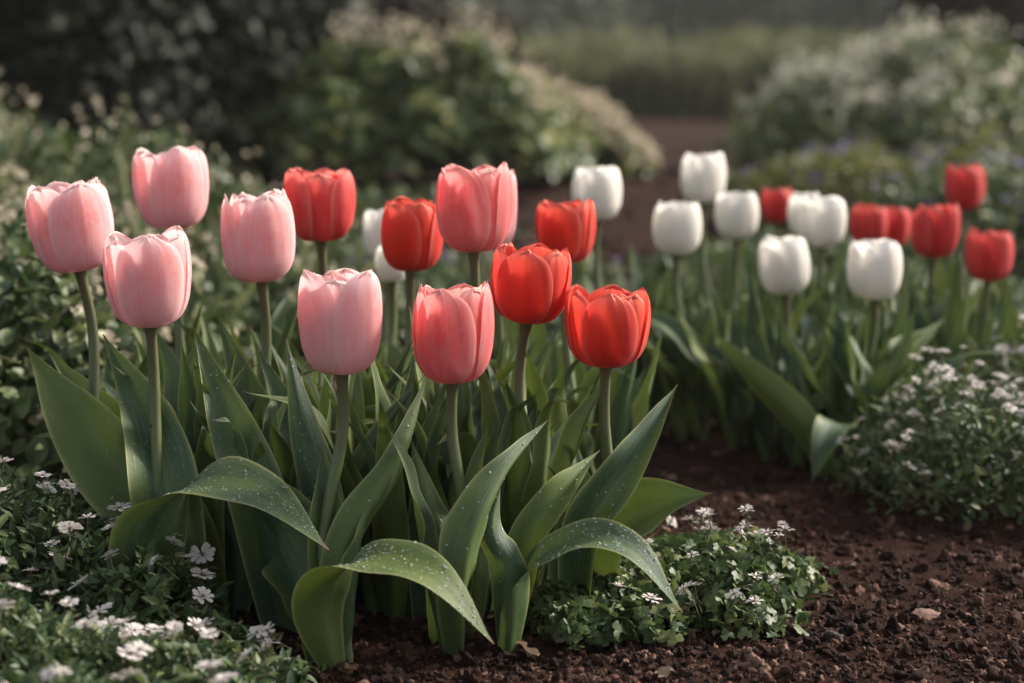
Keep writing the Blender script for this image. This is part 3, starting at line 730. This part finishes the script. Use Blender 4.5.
LSEED = [0]
def add_leaf(P, Wd, Ns, T=None, fold=.35, wave=.24, dew=0, prof=(.42, .62), label=None, dew_up=True, up_tr=(.25, .97)):
    LSEED[0] += 1
    P = np.asarray(P, float)
    if T is None: T = min(TULIPS, key=lambda q: np.hypot(*(q.G - P[0])[:2]))
    V, uv, F = surf_leaf(P, Wd, Ns, fold, wave, seed=LSEED[0], prof=prof)
    o = link('leaf', mesh_np('leaf', V - T.G, F, M['leaf'], uv), T.o)
    if label: o['label'] = label
    if dew:
        v, f = drops(V, 34, 11, dew, np.random.default_rng(LSEED[0]), tr=up_tr, up=dew_up)
        link('dew_drops', mesh_np('dew_drops', v - T.G, f, M['dew']), o, kind='stuff')
    T.leaves += 1
    return o
def pl(pts, wpx, T=None, face='away', **kw):
    """leaf whose spine follows (px, py, depth) points; face: which side of the upper surface is turned to the viewer"""
    if isinstance(face, str) and len(pts) == 4:
        b = random.choice((-1, 1)) * random.uniform(3, 8)
        pts = [pts[0], (pts[1][0] + b, *pts[1][1:]), (pts[2][0] - b, *pts[2][1:]), pts[3]]
    P = np.array([at(*p) for p in pts]); P[0, 2] = min(P[0, 2], -.014); d = np.mean([p[2] for p in pts])
    if isinstance(face, str):
        side = kw.pop('side', 0.0)
        N = np.array((side, -.95, .25)) if face == 'cam' else np.array((side, .95, .25))
        Ns = np.repeat(N[None], len(P), 0)
    else: Ns = np.array(face, float)
    return add_leaf(P, (.86 if wpx < 90 else 1) * wpx * d / F_PX, Ns, T, **kw)
# ---- front leaves, traced one by one
pl([(205, 610, 1.78), (165, 535, 1.79), (98, 440, 1.82), (26, 346, 1.86)], 92, T1, 'cam', fold=.30, dew=45, dew_up=False, side=.2)
pl([(190, 592, 1.86), (150, 480, 1.88), (100, 405, 1.9), (48, 352, 1.93)], 66, T1, 'cam', fold=.30, side=.3)
pl([(188, 605, 1.74), (178, 530, 1.74), (145, 430, 1.76), (103, 334, 1.80)], 84, T3, 'cam', fold=.28, dew=45, dew_up=False, side=.15)
pl([(185, 600, 1.86), (184, 470, 1.86), (172, 390, 1.88), (152, 322, 1.90)], 60, T3, 'away', fold=.3)
pl([(212, 600, 1.78), (212, 520, 1.78), (206, 450, 1.80), (208, 392, 1.84)], 56, T3, 'cam', fold=.4)
pl([(282, 600, 1.74), (264, 510, 1.74), (226, 420, 1.77), (193, 326, 1.80)], 72, T4, 'cam', fold=.32, dew=45, dew_up=False, side=.1)
pl([(290, 600, 1.88), (280, 480, 1.88), (252, 390, 1.9), (216, 310, 1.92)], 58, T4, 'cam', fold=.35)
pl([(300, 600, 1.82), (296, 490, 1.82), (284, 420, 1.84), (256, 345, 1.87)], 52, T4, 'cam', fold=.35, side=.25, dew=30, dew_up=False)
pl([(322, 620, 1.72), (320, 530, 1.71), (306, 430, 1.73), (286, 338, 1.76)], 58, T5, 'away', fold=.4, dew=45, dew_up=False, wave=.10)
pl([(345, 640, 1.67), (352, 560, 1.65), (390, 465, 1.67), (428, 374, 1.73)], 52, T5, 'away', fold=.55, dew=45, dew_up=False, side=-.35, wave=.08)
pl([(338, 622, 1.75), (345, 530, 1.76), (372, 440, 1.77), (424, 376, 1.78)], 44, T5, 'away', fold=.6, side=-.5)
pl([(440, 630, 1.70), (440, 560, 1.69), (428, 500, 1.70), (411, 438, 1.73)], 52, T6, 'away', fold=.4, dew=30, dew_up=False)
pl([(425, 620, 1.78), (432, 520, 1.78), (434, 450, 1.8), (426, 392, 1.82)], 50, T6, 'cam', fold=.35)
pl([(462, 640, 1.66), (470, 570, 1.63), (497, 480, 1.66), (548, 420, 1.72)], 62, T6, 'away', fold=.55, dew=45, dew_up=False, side=-.45)
pl([(470, 620, 1.78), (482, 510, 1.78), (478, 430, 1.8), (470, 372, 1.83)], 58, T6, 'cam', fold=.3)
pl([(508, 645, 1.67), (504, 585, 1.655), (498, 535, 1.66), (500, 488, 1.68)], 52, T11, 'away', fold=.45, dew=45, dew_up=False, prof=(.5, .55))
pl([(512, 625, 1.72), (530, 550, 1.70), (560, 490, 1.71), (600, 450, 1.75)], 52, T11, 'cam', fold=.45, side=-.3, dew=40, dew_up=False)
pl([(516, 612, 1.80), (528, 520, 1.79), (545, 460, 1.81), (578, 408, 1.84)], 44, T11, 'away', fold=.4, side=-.3)
pl([(505, 600, 1.84), (508, 500, 1.84), (530, 430, 1.86), (566, 365, 1.9)], 42, T11, 'cam', fold=.4, side=-.3)
pl([(582, 612, 1.76), (590, 540, 1.745), (628, 460, 1.75), (678, 384, 1.80)], 62, T12, 'cam', fold=.55, side=-.25, dew=40, dew_up=False)
pl([(575, 600, 1.80), (600, 545, 1.78), (650, 508, 1.76), (712, 493, 1.74)], 92, T12, [(.3, -.2, .9), (.1, -.65, .75), (.05, -.75, .65), (.1, -.7, .7)], fold=.32, wave=.12, label='broad leaf reaching out sideways over the path')
for x0, y0, x1, y1, dd, wd, fc, sd in ((385, 600, 402, 470, 1.78, 40, 'away', .2), (398, 610, 380, 420, 1.84, 42, 'cam', -.2), (470, 600, 452, 470, 1.74, 38, 'away', .2), (485, 600, 520, 395, 1.88, 44, 'cam', -.3),
                                        (540, 600, 575, 440, 1.80, 36, 'away', -.2), (250, 600, 236, 400, 1.86, 46, 'away', .1), (300, 600, 330, 430, 1.80, 40, 'cam', -.2), (230, 610, 222, 465, 1.77, 42, 'away', .3),
                                        (420, 610, 455, 400, 1.92, 44, 'away', -.3), (560, 600, 616, 470, 1.80, 38, 'away', -.4), (150, 600, 128, 430, 1.90, 44, 'cam', .2), (505, 610, 488, 440, 1.80, 40, 'away', .1)):
    pl([(x0, y0, dd), (x0 * .7 + x1 * .3 + 4, y0 * .64 + y1 * .36, dd), (x0 * .35 + x1 * .65 - 3, y0 * .28 + y1 * .72, dd + .01), (x1, y1, dd + .05)], wd, None, fc, side=sd, fold=.42)
# arching leaves
pl([(176, 640, 1.73), (150, 556, 1.705), (188, 488, 1.69), (262, 494, 1.65), (329, 550, 1.62)], 92, T3,
   [(-.45, .85, .05), (-.45, .8, .3), (-.1, -.1, 1), (.3, -.55, .8), (.45, -.6, .6)], fold=.12, dew=380, prof=(.45, .50), wave=.05, label='leaf arching over with dew on its upper face', up_tr=(.42, .97))
pl([(326, 662, 1.645), (302, 570, 1.68), (262, 515, 1.72), (214, 486, 1.77)], 96, T5, 'away', fold=.25, side=.25, prof=(.5, .5))
pl([(338, 668, 1.64), (322, 602, 1.62), (362, 560, 1.60), (432, 574, 1.56), (494, 644, 1.545)], 84, T5,
   [(-.45, .85, .05), (-.45, .8, .3), (-.1, -.15, .97), (.35, -.55, .75), (.5, -.55, .6)], fold=.12, dew=420, prof=(.45, .34), wave=.05, label='front leaf bent over to the soil, beaded with dew', up_tr=(.38, .97))
pl([(512, 644, 1.69), (523, 580, 1.67), (570, 541, 1.64), (630, 548, 1.61), (683, 613, 1.59)], 64, T11,
   [(-.5, .5, .3), (-.4, -.1, .8), (0, -.5, .87), (.4, -.55, .72), (.6, -.5, .55)], fold=.14, dew=340, prof=(.5, .40), wave=.05, label='right arching leaf, sunlit and dewy on top', up_tr=(.25, .97))
# right patch, traced
TR = TULIPS
pl([(830, 482, 2.40), (797, 428, 2.40), (757, 375, 2.41), (710, 329, 2.44)], 44, None, 'away', fold=.35, side=.35, wave=.04)
pl([(866, 478, 2.44), (850, 432, 2.42), (838, 424, 2.38), (826, 440, 2.35), (812, 482, 2.33)], 40, None, [(.2, .8, .3), (.1, .2, .9), (-.1, -.5, .85), (-.2, -.8, .5), (-.2, -.9, .3)], fold=.2, prof=(.6, .7), label='leaf folded over with its tip hanging to the soil')
pl([(850, 470, 2.46), (880, 420, 2.46), (910, 360, 2.5), (945, 318, 2.55)], 40, None, 'cam', fold=.4, side=-.3)

def rand_leaf(G, az, L, Wd, lean, T=None, curl=.0, rr=random, **kw):
    dr = np.array((math.cos(az), math.sin(az), 0)); up = np.array((0, 0, 1.0))
    p = [G + dr * .008 - up * .01, G + dr * (.10 + .12 * lean) * L + up * .36 * L, G + dr * (.10 + .42 * lean) * L + up * (.72 - .12 * lean) * L,
         G + dr * (.12 + (.80 + curl) * lean) * L + up * (.98 - .35 * lean - curl * .5) * L]
    tw = rr.uniform(-.5, .5); sd = np.array((-math.sin(az), math.cos(az), 0))
    N = [-dr, -dr + up * lean * .5 + sd * tw * .4, -dr + up * lean + sd * tw, -dr + up * lean * 1.6 + sd * tw]
    return p, N
def tuft_leaves(T, n, Lr, Wr, lean=(.1, .6), avoid_front=False, curls=(0, 0, .15, .35)):
    a0 = random.uniform(0, 6.28)
    for k in range(n):
        az = a0 + k * 2.4 + random.uniform(-.5, .5)
        if avoid_front and math.sin(az) < -.15: az = -az
        p, N = rand_leaf(T.G, az, random.uniform(*Lr), 0, random.uniform(*lean), curl=random.choice(curls))
        add_leaf(p, random.uniform(*Wr), N, T, fold=random.uniform(.25, .5), wave=.24)
for T in list(TULIPS):
    front = T in (T1, T3, T4, T5, T6, T11, T12)
    if front: tuft_leaves(T, 2, (.15, .21), (.030, .042), (.1, .35), True)
    else: tuft_leaves(T, 4, (.16, .24), (.028, .042), (.12, .5), T.G[1] > 2.4, (-.25, -.1, 0, .1))
# tufts that carry no bloom, filling the two patches
def leaf_tuft(px, d, label, group, n, Lr, Wr, lean=(.1, .6), curls=(0, 0, .15, .35), away=False):
    T = Tulip(); T.G = gp(px, d); T.leaves = 0
    T.o = thing('tulip_leaf_tuft', label, 'tulip leaves', T.G, group)
    tuft_leaves(T, n, Lr, Wr, lean, away, curls)
fr = [(265, 1.80), (345, 1.82), (395, 1.78), (470, 1.78), (500, 1.86), (525, 1.80), (180, 1.84), (325, 1.90), (445, 1.84), (215, 1.88), (235, 1.84), (305, 1.86), (375, 1.80), (410, 1.79), (425, 1.86), (485, 1.82), (540, 1.86), (140, 1.92), (200, 1.88), (150, 2.0), (215, 1.98), (235, 2.12), (290, 2.05), (320, 1.95), (355, 1.92), (380, 2.05), (400, 1.88), (430, 2.0), (455, 1.90), (480, 2.06), (505, 1.96), (530, 2.08), (545, 1.95), (565, 2.2), (260, 2.25), (350, 2.28), (420, 2.26), (500, 2.3), (120, 2.12), (180, 2.2), (595, 2.35), (545, 2.45)]
for px, d in fr:
    leaf_tuft(px, d, 'flowerless tuft of broad green tulip leaves among the front clump stems', 'flowerless leaf tufts in the front clump', 5, (.19, .275), (.028, .042), (.06, .40))
br = [(630, 2.72), (660, 2.70), (700, 2.66), (735, 2.60), (768, 2.52), (797, 2.47), (850, 2.45), (880, 2.43), (918, 2.46), (715, 2.85), (820, 2.62), (860, 2.75), (620, 2.75), (650, 2.85), (665, 3.0), (690, 2.78), (705, 2.95), (725, 2.72), (745, 3.05), (755, 2.62), (775, 2.85), (795, 2.55), (805, 2.75), (815, 3.05), (830, 2.52), (845, 2.65), (855, 2.9), (872, 2.55), (885, 2.75), (900, 2.62), (915, 2.95), (930, 2.6), (945, 2.8), (960, 2.62), (985, 2.85), (1000, 2.72), (640, 3.2), (720, 3.3), (800, 3.35), (880, 3.3), (1030, 2.85), (600, 2.95), (955, 3.1)]
for px, d in br:
    leaf_tuft(px, d, 'flowerless tuft of tulip leaves in the far patch of white and red tulips', 'flowerless leaf tufts in the far patch', 6, (.14, .215) if d < 2.6 else (.16, .25), (.030, .046), (.20, .85), (-.35, -.2, -.1, 0), True)

# ------------------------------------------------------------------ small things on the soil
def stone(px, d, r, mat, label, seed, flat=.6, name='stone'):
    c = gp(px, d); c[2] = gz(c[0], c[1]) + r * flat * .45
    v = lump(seed, .40, IV2) * r * np.array((1, .9, flat))
    tag(link(name, mesh_np(name, v, IF2, M[mat], smooth=False), None, c), label, 'stone' if name == 'stone' else 'soil clod')
stone(926, 1.80, .011, 'tan_stone', 'flat tan stone lying on the path in the right foreground', 71, .5)
stone(895, 1.76, .007, 'tan_stone', 'small tan stone left of the flat one on the path', 72)
stone(850, 1.96, .006, 'tan_stone', 'pale pebble on the path beside the sunlit lobed clump', 73)
stone(831, 1.71, .010, 'dark_stone', 'dark round clod on the soil right of the lobed clump', 74, .8, 'soil_clod')
stone(845, 1.65, .010, 'dark_stone', 'dark round clod nearer the bottom edge', 75, .8, 'soil_clod')
def dry_leaf(px, d, s, rz, label, seed):
    c = gp(px, d); r = np.random.default_rng(seed)
    V, uv, F = surf_leaf([(0, 0, .004), (.4 * s, .05 * s, .3 * s), (.8 * s, 0, .55 * s), (s, -.1 * s, .45 * s)], s * .6, [(0, -.6, .8)] * 4, .3, .25, 14, 7, seed)
    o = tag(link('dry_leaf', mesh_np('dry_leaf', V, F, M['dry'], uv), None, c), label, 'leaf'); o.rotation_euler = (0, 0, R(rz))
dry_leaf(556, 1.68, .030, 40, 'dry tan leaf standing crumpled on the soil under the right arching leaf', 81)
dry_leaf(538, 1.64, .022, 150, 'small brown dry leaf on the soil left of the crumpled tan one', 82)
dry_leaf(655, 1.585, .016, 20, 'scrap of reddish dry leaf on the soil below the lobed clump', 83)

# ------------------------------------------------------------------ thin morning haze
def haze():
    V = np.array([(x, y, z) for x in (-170, 170) for y in (-90, 170) for z in (-1.2, 7.5)], float)
    F = np.array([(0, 1, 3, 2), (4, 6, 7, 5), (0, 4, 5, 1), (2, 3, 7, 6), (0, 2, 6, 4), (1, 5, 7, 3)])
    m = bpy.data.materials.new('haze_air'); m.use_nodes = True; t = m.node_tree
    t.nodes.remove(t.nodes['Principled BSDF'])
    v = t.nodes.new('ShaderNodeVolumePrincipled'); v.inputs['Color'].default_value = (.90, .88, .84, 1)
    v.inputs['Density'].default_value = HAZE; v.inputs['Anisotropy'].default_value = .35
    t.links.new(v.outputs[0], t.nodes['Material Output'].inputs['Volume'])
    link('haze', mesh_np('haze', V, F, m, smooth=False), kind='stuff')
HAZE = .0012
haze()
